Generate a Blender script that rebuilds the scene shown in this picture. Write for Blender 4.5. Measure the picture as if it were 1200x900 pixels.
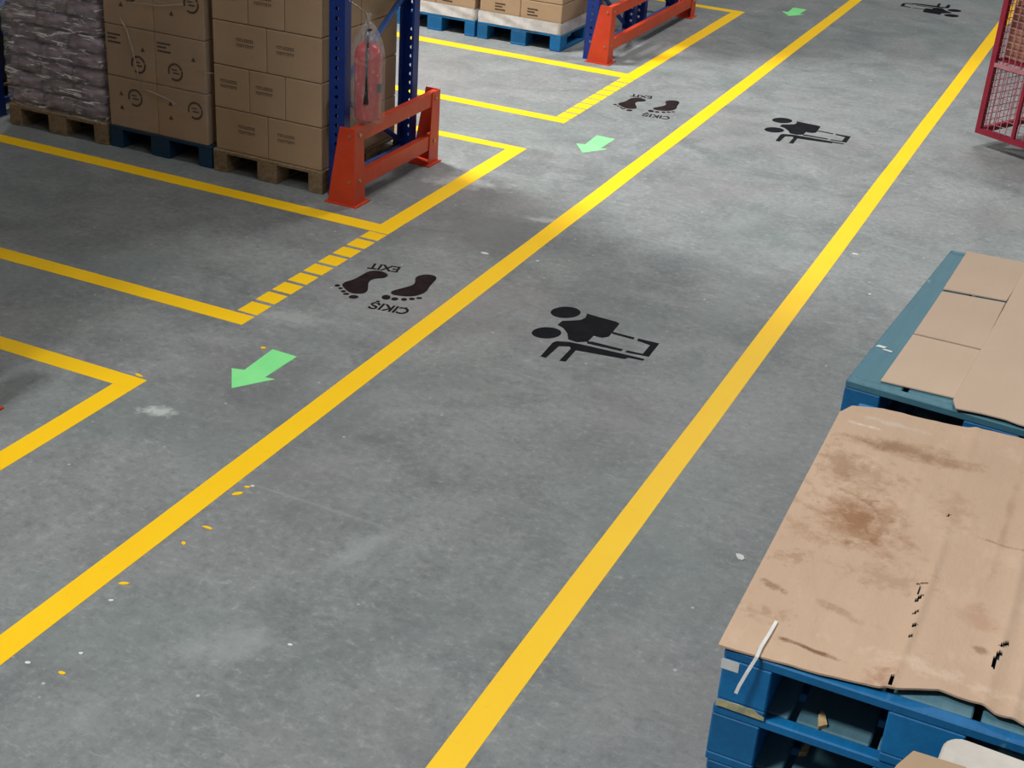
import bpy, bmesh, math, random
from mathutils import Vector, Matrix
random.seed(7)
for o in list(bpy.data.objects):
    bpy.data.objects.remove(o)
scn = bpy.context.scene
col = scn.collection

# ------------------------------------------------------------------ camera
F_PX, YAW, PITCH, ROLL, CAM_H = 1645.447, -0.40482, 0.476717, 0.071315, 3.0
fw = Vector((math.sin(YAW)*math.cos(PITCH), math.cos(YAW)*math.cos(PITCH), -math.sin(PITCH)))
r0 = Vector((math.cos(YAW), -math.sin(YAW), 0))
u0 = r0.cross(fw)
rt = r0*math.cos(ROLL) + u0*math.sin(ROLL)
up = -r0*math.sin(ROLL) + u0*math.cos(ROLL)
cam_data = bpy.data.cameras.new('camera')
cam = bpy.data.objects.new('camera', cam_data)
col.objects.link(cam)
M = Matrix((rt, up, -fw)).transposed().to_4x4()
M.translation = (0, 0, CAM_H)
cam.matrix_world = M
cam_data.sensor_width = 36.0
cam_data.lens = F_PX/1200*36
cam_data.clip_end = 200
scn.camera = cam

# ------------------------------------------------------------------ world, lamps, exposure
w = bpy.data.worlds.new('hall_ambient')
scn.world = w
w.use_nodes = True
w.node_tree.nodes['Background'].inputs[0].default_value = (0.93, 0.97, 1.0, 1)
w.node_tree.nodes['Background'].inputs[1].default_value = 0.11

def lamp(name, loc, power, size, color=(1, 1, 0.985), rot=(0, 0, 0)):
    d = bpy.data.lights.new(name, 'AREA')
    d.shape = 'RECTANGLE'
    d.size, d.size_y = size
    d.energy = power
    d.color = color
    o = bpy.data.objects.new(name, d)
    o.location = loc
    o.rotation_euler = rot
    col.objects.link(o)
    return o
lamp('ceiling_lamp_near_bay', (-4.3, -1.8, 8.5), 800, (2.6, 1.0))
lamp('added_fill_mid_bay', (-4.0, 6.3, 7.5), 105, (2.0, 1.0))  # added fill that lifts the dim floor between the racks, no known lamp
lamp('ceiling_lamp_right', (2.2, 1.8, 8.0), 150, (2.0, 1.0))
lamp('ceiling_lamp_far_bay', (-7.0, 8.95, 6.5), 840, (1.6, 0.8))
lamp('ceiling_lamp_aisle_far', (-1.6, 13.5, 8.0), 400, (1.6, 0.8))

vs = scn.view_settings
vs.view_transform = 'Standard'
vs.look = 'None'
vs.gamma = 1
vs.use_curve_mapping = False
vs.exposure = 0.0

# ------------------------------------------------------------------ helpers
def ray(px, py):
    return rt*((px-600)/F_PX) + up*(-(py-450)/F_PX) + fw
def onZ(px, py, z=0.0):
    d = ray(px, py); t = (z-CAM_H)/d.z
    return Vector((d.x*t, d.y*t, z))
def onX(px, py, X):
    d = ray(px, py); t = X/d.x
    return Vector((X, d.y*t, CAM_H+d.z*t))
def onY(px, py, Y):
    d = ray(px, py); t = Y/d.y
    return Vector((d.x*t, Y, CAM_H+d.z*t))

def srgb(r, g, b):
    f = lambda c: (c/255/12.92) if c/255 <= 0.04045 else ((c/255+0.055)/1.055)**2.4
    return (f(r), f(g), f(b), 1)

class NT:
    def __init__(s, name):
        s.m = bpy.data.materials.new(name)
        s.m.use_nodes = True
        s.t = s.m.node_tree
        s.p = s.t.nodes['Principled BSDF']
        s.out = s.t.nodes['Material Output']
    def n(s, kind, **kw):
        x = s.t.nodes.new(kind)
        for k, v in kw.items():
            setattr(x, k, v)
        return x
    def l(s, a, b):
        s.t.links.new(a, b)
    def coord(s, which='Object', scale=(1, 1, 1), rot=(0, 0, 0), loc=(0, 0, 0)):
        tc = s.n('ShaderNodeTexCoord')
        mp = s.n('ShaderNodeMapping')
        mp.inputs['Scale'].default_value = scale
        mp.inputs['Rotation'].default_value = rot
        mp.inputs['Location'].default_value = loc
        s.l(tc.outputs[which], mp.inputs['Vector'])
        return mp.outputs['Vector']
    def noise(s, vec, scale, detail=6, rough=0.6, dist=0.0):
        x = s.n('ShaderNodeTexNoise')
        x.inputs['Scale'].default_value = scale
        x.inputs['Detail'].default_value = detail
        x.inputs['Roughness'].default_value = rough
        x.inputs['Distortion'].default_value = dist
        s.l(vec, x.inputs['Vector'])
        return x.outputs['Fac']
    def rng(s, v, a, b, c=0.0, d=1.0):
        x = s.n('ShaderNodeMapRange')
        x.inputs['From Min'].default_value = a
        x.inputs['From Max'].default_value = b
        x.inputs['To Min'].default_value = c
        x.inputs['To Max'].default_value = d
        s.l(v, x.inputs['Value'])
        return x.outputs['Result']
    def math(s, op, a, b=None):
        x = s.n('ShaderNodeMath', operation=op)
        for i, v in enumerate((a, b)):
            if v is None:
                continue
            if isinstance(v, (int, float)):
                x.inputs[i].default_value = v
            else:
                s.l(v, x.inputs[i])
        return x.outputs[0]
    def mix(s, fac, a, b, mode='MIX'):
        x = s.n('ShaderNodeMix', data_type='RGBA', blend_type=mode)
        for sock, v in ((x.inputs['Factor'], fac), (x.inputs['A'], a), (x.inputs['B'], b)):
            if isinstance(v, (int, float)):
                sock.default_value = v
            elif isinstance(v, tuple):
                sock.default_value = v
            else:
                s.l(v, sock)
        return x.outputs['Result']
    def bump(s, h, strength=0.3, dist=0.01):
        b = s.n('ShaderNodeBump')
        b.inputs['Strength'].default_value = strength
        b.inputs['Distance'].default_value = dist
        s.l(h, b.inputs['Height'])
        s.l(b.outputs['Normal'], s.p.inputs['Normal'])
    def rnd(s):
        return s.n('ShaderNodeObjectInfo').outputs['Random']
    def blob(s, c, rx, ry, ang=0.0, wob=0.35, wscale=9.0, soft=0.35):
        """mask 1 inside an uneven ellipse (a stain with its own shape) in object space"""
        v = s.coord('Object', scale=(1/rx, 1/ry, 0.0))
        tc = s.n('ShaderNodeTexCoord')
        mp = s.n('ShaderNodeMapping', vector_type='TEXTURE')
        mp.inputs['Location'].default_value = (c[0], c[1], 0)
        mp.inputs['Rotation'].default_value = (0, 0, ang)
        mp.inputs['Scale'].default_value = (rx, ry, 1e3)
        s.l(tc.outputs['Object'], mp.inputs['Vector'])
        ln = s.n('ShaderNodeVectorMath', operation='LENGTH')
        s.l(mp.outputs['Vector'], ln.inputs[0])
        nz = s.noise(tc.outputs['Object'], wscale, 5, 0.7)
        d = s.math('ADD', ln.outputs['Value'], s.rng(nz, 0.3, 0.7, -wob, wob))
        return s.rng(d, 1.0, 1.0-soft)

def simple(name, c1, c2=None, rough=0.6, scale=8, metal=0.0, lo=0.35, hi=0.65, bump=0.0, rand=0.0, aniso=(1, 1, 1), spec=0.4):
    N = NT(name)
    v = N.coord('Object', scale=aniso)
    f = N.noise(v, scale, 6, 0.62)
    c = N.mix(N.rng(f, lo, hi), c1, c2 or c1)
    if rand:
        k = N.rng(N.rnd(), 0, 1, 1-rand, 1+rand)
        hs = N.n('ShaderNodeHueSaturation')
        N.l(k, hs.inputs['Value'])
        N.l(c, hs.inputs['Color'])
        c = hs.outputs['Color']
    N.l(c, N.p.inputs['Base Color'])
    N.p.inputs['Roughness'].default_value = rough
    N.p.inputs['Metallic'].default_value = metal
    N.p.inputs['Specular IOR Level'].default_value = spec
    if bump:
        N.bump(f, bump, 0.004)
    return N.m

# ---- mesh builder
class MB:
    def __init__(s):
        s.v, s.f = [], []
    def add(s, vs_, fs):
        b = len(s.v)
        s.v += [tuple(x) for x in vs_]
        s.f += [tuple(i+b for i in f) for f in fs]
        return s
    def box(s, x0, x1, y0, y1, z0, z1):
        return s.add([(x0, y0, z0), (x1, y0, z0), (x1, y1, z0), (x0, y1, z0), (x0, y0, z1), (x1, y0, z1), (x1, y1, z1), (x0, y1, z1)],
                     [(3, 2, 1, 0), (4, 5, 6, 7), (0, 1, 5, 4), (1, 2, 6, 5), (2, 3, 7, 6), (3, 0, 4, 7)])
    def prism(s, poly, z0, z1):
        n = len(poly)
        a = sum(poly[i][0]*poly[(i+1) % n][1]-poly[(i+1) % n][0]*poly[i][1] for i in range(n))
        if a < 0:
            poly = poly[::-1]
        vs_ = [(p[0], p[1], z0) for p in poly]+[(p[0], p[1], z1) for p in poly]
        fs = [tuple(range(n-1, -1, -1)), tuple(range(n, 2*n))]
        fs += [(i, (i+1) % n, n+(i+1) % n, n+i) for i in range(n)]
        return s.add(vs_, fs)
    def prism_y(s, poly, y0, y1):            # poly in (x, z)
        n = len(poly)
        vs_ = [(p[0], y0, p[1]) for p in poly]+[(p[0], y1, p[1]) for p in poly]
        fs = [tuple(range(n)), tuple(range(2*n-1, n-1, -1))]
        fs += [((i+1) % n, i, n+i, n+(i+1) % n) for i in range(n)]
        return s.add(vs_, fs)
    def bar(s, a, b, w_, h_, upv=(0, 0, 1)):
        a, b = Vector(a), Vector(b)
        d = (b-a).normalized()
        sx = d.cross(Vector(upv)).normalized()
        sy = sx.cross(d)
        q = [(-1, -1), (1, -1), (1, 1), (-1, 1)]
        vs_ = [p + sx*(i*w_/2) + sy*(j*h_/2) for p in (a, b) for i, j in q]
        return s.add(vs_, [(0, 1, 2, 3), (7, 6, 5, 4), (1, 0, 4, 5), (2, 1, 5, 6), (3, 2, 6, 7), (0, 3, 7, 4)])
    def tube(s, pts, r, n=8):
        pts = [Vector(p) for p in pts]
        rs = r if isinstance(r, (list, tuple)) else [r]*len(pts)
        vs_, fs = [], []
        for i, p in enumerate(pts):
            d = (pts[min(i+1, len(pts)-1)]-pts[max(i-1, 0)]).normalized()
            a = d.orthogonal().normalized() if i == 0 else (pa - d*pa.dot(d)).normalized()
            pa = a
            b = d.cross(a)
            vs_ += [p + (a*math.cos(2*math.pi*k/n)+b*math.sin(2*math.pi*k/n))*rs[i] for k in range(n)]
        for i in range(len(pts)-1):
            fs += [(i*n+k, i*n+(k+1) % n, (i+1)*n+(k+1) % n, (i+1)*n+k) for k in range(n)]
        fs += [tuple(range(n-1, -1, -1)), tuple(range((len(pts)-1)*n, len(pts)*n))]
        return s.add(vs_, fs)
    def lathe(s, prof, n=24, c=(0, 0, 0)):
        vs_ = [(c[0]+r*math.cos(2*math.pi*k/n), c[1]+r*math.sin(2*math.pi*k/n), c[2]+z) for r, z in prof for k in range(n)]
        fs = [(i*n+k, i*n+(k+1) % n, (i+1)*n+(k+1) % n, (i+1)*n+k) for i in range(len(prof)-1) for k in range(n)]
        fs += [tuple(range(n-1, -1, -1)), tuple(range((len(prof)-1)*n, len(prof)*n))]
        return s.add(vs_, fs)
    def mesh(s, name, mat, bevel=0.0, smooth=False, segs=1):
        me = bpy.data.meshes.new(name)
        me.from_pydata(s.v, [], s.f)
        bm = bmesh.new()
        bm.from_mesh(me)
        bmesh.ops.recalc_face_normals(bm, faces=bm.faces)
        if bevel:
            bmesh.ops.bevel(bm, geom=list(bm.edges), offset=bevel, segments=segs, affect='EDGES', profile=0.5)
        for f in bm.faces:
            f.smooth = smooth
        bm.to_mesh(me)
        bm.free()
        if mat:
            me.materials.append(mat)
        return me
    def build(s, name, mat, parent=None, bevel=0.0, smooth=False, segs=1):
        return link(name, s.mesh(name, mat, bevel, smooth, segs), parent)

def link(name, me, parent=None, loc=None, rz=0.0):
    o = bpy.data.objects.new(name, me)
    col.objects.link(o)
    if parent:
        o.parent = parent
    if loc is not None:
        o.location = loc
    if rz:
        o.rotation_euler.z = rz
    return o
def empty(name, loc=(0, 0, 0), rz=0.0):
    o = link(name, None, None, loc, rz)
    o.empty_display_size = 0.1
    return o
def tag(o, label=None, cat=None, group=None, kind=None):
    if label: o['label'] = label
    if cat: o['category'] = cat
    if group: o['group'] = group
    if kind: o['kind'] = kind
    return o
def copy_tree(o, parent=None):
    c = o.copy()
    col.objects.link(c)
    c.parent = parent
    for ch in list(o.children):
        copy_tree(ch, c)
    return c

# ------------------------------------------------------------------ materials
def concrete():
    N = NT('polished_concrete')
    v = N.coord('Object')
    big = N.noise(v, 0.55, 6, 0.6, 0.8)
    mid = N.noise(v, 2.6, 10, 0.72, 0.6)
    patch = N.noise(N.coord('Object', loc=(7, 3, 0)), 1.3, 8, 0.68, 1.2)
    fine = N.noise(v, 26, 8, 0.75)
    grain = N.noise(v, 85, 5, 0.7)
    st = N.noise(N.coord('Object', scale=(1.6, 5, 1), rot=(0, 0, 0.12)), 2.4, 10, 0.78, 1.0)
    st2 = N.noise(N.coord('Object', scale=(5, 1.6, 1), rot=(0, 0, 0.35)), 2.4, 10, 0.78, 1.0)
    c = N.mix(N.rng(big, 0.3, 0.7), srgb(122, 128, 127), srgb(142, 144, 144))
    c = N.mix(N.rng(patch, 0.45, 0.68, 0, 0.75), c, srgb(104, 109, 110))
    c = N.mix(N.rng(mid, 0.48, 0.70, 0, 0.6), c, srgb(152, 157, 155))
    c = N.mix(N.rng(mid, 0.45, 0.28, 0, 0.6), c, srgb(98, 101, 103))
    c = N.mix(N.rng(st, 0.58, 0.74, 0, 0.5), c, srgb(172, 175, 173))
    c = N.mix(N.rng(st, 0.42, 0.28, 0, 0.5), c, srgb(96, 100, 101))
    c = N.mix(N.rng(st2, 0.60, 0.76, 0, 0.35), c, srgb(166, 170, 168))
    c = N.mix(N.rng(fine, 0.52, 0.72, 0, 0.62), c, srgb(84, 88, 89))
    c = N.mix(N.rng(fine, 0.46, 0.28, 0, 0.55), c, srgb(182, 185, 183))
    fin2 = N.noise(N.coord('Object', scale=(1, 2.2, 1), rot=(0, 0, 0.2), loc=(3, 9, 0)), 11, 10, 0.8, 1.5)
    c = N.mix(N.rng(fin2, 0.56, 0.70, 0, 0.6), c, srgb(178, 182, 180))
    c = N.mix(N.rng(fin2, 0.44, 0.30, 0, 0.6), c, srgb(86, 90, 92))
    hue = N.noise(N.coord('Object', loc=(1, 5, 0)), 0.9, 4, 0.6)
    c = N.mix(N.rng(hue, 0.52, 0.68, 0, 0.3), c, srgb(140, 132, 134))
    c = N.mix(N.rng(hue, 0.48, 0.34, 0, 0.3), c, srgb(112, 128, 124))
    c = N.mix(N.rng(grain, 0.35, 0.7, 0, 0.25), c, srgb(100, 103, 103))
    # a few long scratches
    w1 = N.noise(N.coord('Object', scale=(0.35, 16, 1), rot=(0, 0, 0.95)), 1.0, 2, 0.4, 0.15)
    c = N.mix(N.rng(w1, 0.74, 0.77, 0, 0.2), c, srgb(172, 174, 172))
    # pale scrapes and dark patches seen on the slab
    for (px, py, rx, ry, a, cc, k, ws) in (
            (187, 482, 0.11, 0.05, 0.3, (196, 200, 196), 0.75, 22),
            (545, 214, 0.30, 0.13, 0.4, (196, 198, 196), 0.55, 9),
            (560, 268, 0.75, 0.45, 0.6, (104, 105, 106), 0.55, 2.5),
            (640, 258, 0.16, 0.06, 0.4, (180, 182, 180), 0.6, 14),
            (330, 480, 0.7, 0.5, 0.5, (108, 112, 112), 0.4, 3),
            (280, 750, 0.22, 0.14, 0.7, (160, 164, 162), 0.45, 7),
            (430, 640, 0.22, 0.06, 1.3, (164, 168, 166), 0.4, 10),
            (340, 372, 0.25, 0.10, 0.2, (168, 170, 168), 0.5, 16),
            (1110, 178, 0.5, 0.5, 0, (150, 148, 146), 0.2, 3)):
        p = onZ(px, py)
        b = N.blob((p.x, p.y), rx, ry, a, 0.5, ws, 0.7)
        c = N.mix(N.math('MULTIPLY', b, k), c, srgb(*cc))
    # pale grit specks
    vo = N.n('ShaderNodeTexVoronoi')
    vo.inputs['Scale'].default_value = 5.5
    N.l(v, vo.inputs['Vector'])
    c = N.mix(N.rng(vo.outputs['Distance'], 0.045, 0.025, 0, 0.6), c, srgb(205, 206, 204))
    N.l(c, N.p.inputs['Base Color'])
    N.l(N.rng(mid, 0.3, 0.7, 0.42, 0.62), N.p.inputs['Roughness'])
    N.p.inputs['Specular IOR Level'].default_value = 0.35
    N.bump(fine, 0.12, 0.004)
    return N.m
MAT = {}
MAT['concrete'] = concrete()
def tape_mat():
    N = NT('yellow_floor_tape')
    v = N.coord('Object')
    a = N.noise(v, 3.0, 6, 0.6)
    b = N.noise(v, 22, 6, 0.7)
    c = N.mix(N.rng(a, 0.35, 0.65), srgb(254, 201, 12), srgb(255, 206, 18))
    c = N.mix(N.rng(b, 0.60, 0.74, 0, 0.35), c, srgb(222, 172, 22))
    N.l(c, N.p.inputs['Base Color'])
    N.p.inputs['Roughness'].default_value = 0.45
    return N.m
MAT['tape'] = tape_mat()
MAT['stencil'] = simple('black_stencil_paint', srgb(12, 13, 18), srgb(24, 24, 30), 0.8, 12, spec=0.12)
MAT['footpaint'] = simple('dark_brown_stencil_paint', srgb(24, 15, 15), srgb(42, 30, 30), 0.8, 14, spec=0.12)
MAT['green'] = simple('pale_green_sticker', srgb(128, 228, 140), srgb(140, 236, 150), 0.55, 5)
MAT['orange'] = simple('orange_red_enamel', srgb(192, 58, 30), srgb(206, 70, 40), 0.4, 6, lo=0.3, hi=0.7)
MAT['bolt'] = simple('zinc_bolt', srgb(190, 160, 120), srgb(160, 140, 120), 0.4, 20, metal=0.7)
MAT['rackblue'] = simple('blue_rack_enamel', srgb(14, 44, 118), srgb(20, 56, 136), 0.4, 5)
MAT['beam'] = simple('orange_beam_enamel', srgb(205, 75, 30), srgb(215, 85, 35), 0.4, 5)
MAT['braceblue'] = simple('light_blue_brace_enamel', srgb(52, 88, 150), srgb(66, 104, 166), 0.35, 5)
def pallet_paint(name, base, alt, worn, amount):
    N = NT(name)
    v = N.coord('Object', scale=(1, 1, 1))
    a = N.noise(v, 4, 8, 0.7, 0.5)
    g = N.noise(N.coord('Object', scale=(26, 2.2, 26)), 2.0, 6, 0.7)
    s_ = N.noise(v, 11, 8, 0.75, 0.8)
    c = N.mix(N.rng(a, 0.3, 0.7), base, alt)
    c = N.mix(N.rng(g, 0.35, 0.75, 0, 0.45), c, tuple(x*0.62 for x in base[:3])+(1,))
    c = N.mix(N.rng(s_, 0.66-amount, 0.72-amount, 0, 0.75), c, worn)
    hs = N.n('ShaderNodeHueSaturation')
    N.l(N.rng(N.rnd(), 0, 1, 0.8, 1.15), hs.inputs['Value'])
    N.l(c, hs.inputs['Color'])
    N.l(hs.outputs['Color'], N.p.inputs['Base Color'])
    N.p.inputs['Roughness'].default_value = 0.6
    N.bump(g, 0.25, 0.004)
    return N.m
MAT['palblue'] = pallet_paint('blue_painted_pallet_wood', srgb(0, 94, 150), srgb(0, 118, 178), srgb(104, 150, 164), 0.03)
MAT['palteal'] = pallet_paint('worn_teal_blue_pallet_wood', srgb(62, 118, 138), srgb(78, 128, 140), srgb(138, 160, 160), 0.03)
MAT['paldeck'] = pallet_paint('scuffed_blue_pallet_wood', srgb(74, 122, 142), srgb(104, 140, 150), srgb(160, 170, 164), 0.05)
MAT['palshade'] = pallet_paint('shade_darkened_blue_pallet_wood', srgb(6, 48, 78), srgb(8, 60, 92), srgb(40, 70, 84), -0.03)  # blue pallet paint with the rack's shade put into its colour
MAT['palwood'] = simple('grey_brown_pallet_wood', srgb(150, 128, 98), srgb(118, 98, 74), 0.75, 3, aniso=(14, 2, 14), rand=0.12, bump=0.2)
MAT['worn'] = simple('bare_splintered_wood', srgb(206, 192, 140), srgb(150, 150, 120), 0.8, 30)
def kraft(name, c1, c2, dark, rand=0.05):
    N = NT(name)
    v = N.coord('Object')
    a = N.noise(v, 2.5, 6, 0.6, 0.3)
    fl = N.noise(N.coord('Object', scale=(60, 1, 60)), 2.0, 3, 0.5)
    d = N.noise(v, 9, 8, 0.7, 0.5)
    c = N.mix(N.rng(a, 0.3, 0.7), c1, c2)
    c = N.mix(N.rng(fl, 0.4, 0.7, 0, 0.06), c, tuple(x*0.78 for x in c1[:3])+(1,))
    c = N.mix(N.rng(d, 0.60, 0.75, 0, 0.3), c, dark)
    hs = N.n('ShaderNodeHueSaturation')
    N.l(N.rng(N.rnd(), 0, 1, 1-rand, 1+rand), hs.inputs['Value'])
    N.l(c, hs.inputs['Color'])
    N.l(hs.outputs['Color'], N.p.inputs['Base Color'])
    N.p.inputs['Roughness'].default_value = 0.75
    N.p.inputs['Specular IOR Level'].default_value = 0.2
    return N
MAT['kraft'] = kraft('brown_carton_board', srgb(166, 141, 114), srgb(178, 152, 124), srgb(138, 114, 90)).m
MAT['kraft_clean'] = kraft('tan_cardboard_sheet', srgb(188, 164, 142), srgb(196, 172, 150), srgb(170, 144, 122), 0.03).m
MAT['print'] = simple('dark_carton_print', srgb(62, 48, 40), srgb(84, 66, 52), 0.7, 60)
MAT['white'] = simple('white_plastic', srgb(186, 179, 170), srgb(202, 196, 188), 0.45, 9)
MAT['paper'] = simple('white_paper', srgb(226, 226, 222), srgb(205, 205, 202), 0.7, 10)
MAT['sack'] = simple('mauve_grey_sack_film', srgb(126, 106, 122), srgb(186, 170, 180), 0.35, 7, rand=0.22, aniso=(1, 1, 3), bump=0.5)
MAT['red'] = simple('red_extinguisher_enamel', srgb(184, 22, 32), srgb(196, 28, 38), 0.3, 3)
MAT['black'] = simple('black_rubber', srgb(22, 22, 24), srgb(34, 34, 36), 0.5, 10)
MAT['chrome'] = simple('steel', srgb(190, 190, 192), srgb(160, 160, 165), 0.3, 10, metal=0.9)
MAT['cage'] = simple('dark_red_enamel', srgb(124, 22, 44), srgb(140, 30, 52), 0.45, 6)
MAT['cagewire'] = simple('pinkish_steel_wire', srgb(176, 120, 128), srgb(156, 98, 108), 0.4, 6)
MAT['brownbox'] = simple('reddish_brown_carton', srgb(132, 84, 66), srgb(160, 122, 96), 0.7, 5, rand=0.3)
MAT['splinter'] = simple('pale_split_wood', srgb(222, 196, 150), srgb(196, 160, 110), 0.7, 20)
def film(name, gloss, tint, wr=28, tr=0.22, milk_glint=0.0, haze=0.0, aniso=(5, 5, 26)):
    N = NT(name)
    t = N.n('ShaderNodeBsdfTransparent')
    t.inputs['Color'].default_value = tint
    g = N.n('ShaderNodeBsdfGlossy')
    g.inputs['Roughness'].default_value = tr
    g.inputs['Color'].default_value = (0.9, 0.9, 0.92, 1)
    v = N.coord('Object', scale=(1, 1, 3.2))
    h = N.noise(v, wr, 7, 0.7, 1.2)
    b = N.n('ShaderNodeBump')
    b.inputs['Strength'].default_value = 0.9
    b.inputs['Distance'].default_value = 0.03
    N.l(h, b.inputs['Height'])
    N.l(b.outputs['Normal'], g.inputs['Normal'])
    fac = N.math('ADD', N.rng(h, 0.45, 0.75, 0, gloss), gloss*0.35)
    mx = N.n('ShaderNodeMixShader')
    N.l(fac, mx.inputs[0])
    N.l(t.outputs[0], mx.inputs[1])
    N.l(g.outputs[0], mx.inputs[2])
    # milky bunched creases; the diffuse white also paints in the film's glints
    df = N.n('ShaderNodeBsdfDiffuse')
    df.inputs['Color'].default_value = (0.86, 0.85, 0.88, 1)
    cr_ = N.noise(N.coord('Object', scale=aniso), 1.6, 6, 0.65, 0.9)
    f2 = N.math('ADD', N.rng(cr_, 0.56, 0.63, 0, milk_glint), haze)
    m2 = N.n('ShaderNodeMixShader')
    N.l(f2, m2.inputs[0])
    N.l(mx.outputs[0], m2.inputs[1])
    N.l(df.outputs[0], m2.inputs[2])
    N.l(m2.outputs[0], N.out.inputs['Surface'])
    return N.m
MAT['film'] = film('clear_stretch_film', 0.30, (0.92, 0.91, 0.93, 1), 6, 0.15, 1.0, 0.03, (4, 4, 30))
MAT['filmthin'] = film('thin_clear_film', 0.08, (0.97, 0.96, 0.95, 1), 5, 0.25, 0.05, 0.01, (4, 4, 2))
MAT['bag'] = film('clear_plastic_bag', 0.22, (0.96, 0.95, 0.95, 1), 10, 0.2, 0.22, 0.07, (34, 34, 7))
MAT['whitefilm'] = simple('milky_white_film', srgb(216, 214, 212), srgb(190, 190, 192), 0.3, 12, bump=0.5)

# ------------------------------------------------------------------ floor
fl = MB()
fl.add([(-26, -10, 0), (14, -10, 0), (14, 46, 0), (-26, 46, 0)], [(0, 1, 2, 3)])
floor = fl.build('floor', MAT['concrete'])
tag(floor, kind='structure', label='worn grey concrete warehouse floor with scuffs')

# ------------------------------------------------------------------ yellow tape lines (metres, floor aligned)
TH = 0.0012
def strip(name, x0, x1, y0, y1, label, group=None):
    cx, cy = (x0+x1)/2, (y0+y1)/2
    m = MB()
    # slightly uneven hand laid edges
    L = max(x1-x0, y1-y0)
    n = max(1, int(L/0.5))
    rr = random.Random(name+label)
    if (y1-y0) > (x1-x0):
        a = [(x0-cx+(rr.uniform(-.002, .002) if n > 1 else 0), y0-cy+(y1-y0)*i/n) for i in range(n+1)]
        b = [(x1-cx+(rr.uniform(-.002, .002) if n > 1 else 0), y0-cy+(y1-y0)*i/n) for i in range(n+1)]
    else:
        a = [(x0-cx+(x1-x0)*i/n, y0-cy+(rr.uniform(-.002, .002) if n > 1 else 0)) for i in range(n+1)]
        b = [(x0-cx+(x1-x0)*i/n, y1-cy+(rr.uniform(-.002, .002) if n > 1 else 0)) for i in range(n+1)]
    vs_ = [(p[0], p[1], z) for z in (0, TH) for p in a+b]
    k = n+1
    fs = []
    for i in range(n):
        fs += [(2*k+i, 2*k+i+1, 3*k+i+1, 3*k+i), (i+1, i, k+i, k+i+1), (i, i+1, 2*k+i+1, 2*k+i), (k+i+1, k+i, 3*k+i, 3*k+i+1)]
    fs += [(0, 2*k, 3*k, k), (n, k+n, 3*k+n, 2*k+n)]
    m.add(vs_, fs)
    o = m.build(name, MAT['tape'])
    o.location = (cx, cy, 0.0)
    return tag(o, label, 'floor line', group)
S = 3.0
ORD = ['first', 'second', 'third', 'fourth', 'fifth', 'sixth', 'seventh', 'eighth', 'ninth', 'tenth', 'eleventh']
strip('tape_line', -.992*S, -.955*S, -1, 30, 'long yellow aisle line running between the footprints and the black figure stencils')
strip('tape_line', -.4805*S, -.4445*S, -1, 30, 'long yellow aisle line beside the stacks of blue pallets')
strip('tape_line', -14, -1.2315*S, 2.218*S, 2.257*S, 'yellow line across the front of the brown carton pallets')
strip('tape_line', -1.2705*S, -1.2315*S, 2.257*S, 2.832*S, 'yellow line alongside the orange guard with the extinguisher')
strip('tape_line', -14, -1.2315*S, 2.832*S, 2.863*S, 'yellow line behind the rack with the extinguisher, ending in a pointed corner')
strip('tape_line', -14, -1.2315*S, 1.733*S, 1.770*S, 'yellow line ending at the first dash of the dashed row by the footprints')
strip('tape_line', -14, -1.2375*S, 1.4615*S, 1.4955*S, 'yellow corner line pointing into the aisle near the pale floor scrape')
strip('tape_line', -1.273*S, -1.2375*S, -1, 1.4615*S, 'yellow line parallel to the aisle, meeting the corner near the pale floor scrape')
strip('tape_line', -14, -1.240*S, 3.100*S, 3.138*S, 'yellow line ending at the far dashed row, behind the extinguisher rack')
strip('tape_line', -14, -1.240*S, 3.592*S, 3.638*S, 'yellow line in front of the blue pallets with white film skirts')
strip('tape_line', -1.278*S, -1.240*S, 3.638*S, 4.600*S, 'yellow line alongside the bright orange long guard')
strip('tape_line', -14, -1.240*S, 4.600*S, 4.640*S, 'yellow line at the far end of the bright orange long guard')
def dashes(y0, y1, x0, x1, n, label, group, gap):
    p = (y1-y0)/n
    for i in range(n):
        a = y0+p*i+gap if i else y0+gap*.7
        strip('tape_dash', x0, x1, a, y0+p*(i+1)-(0.012 if i == n-1 else 0), ORD[i]+' '+label, group)
dashes(1.770*S, 2.218*S, -1.2705*S, -1.2315*S, 9, 'yellow dash beside the EXIT footprints, counted away from the green arrow', 'dashes by the near footprints', .030)
dashes(3.138*S, 3.592*S, -1.278*S, -1.240*S, 9, 'yellow dash counted towards the long bright orange guard, beside small footprints', 'dashes by the far footprints', .022)

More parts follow.
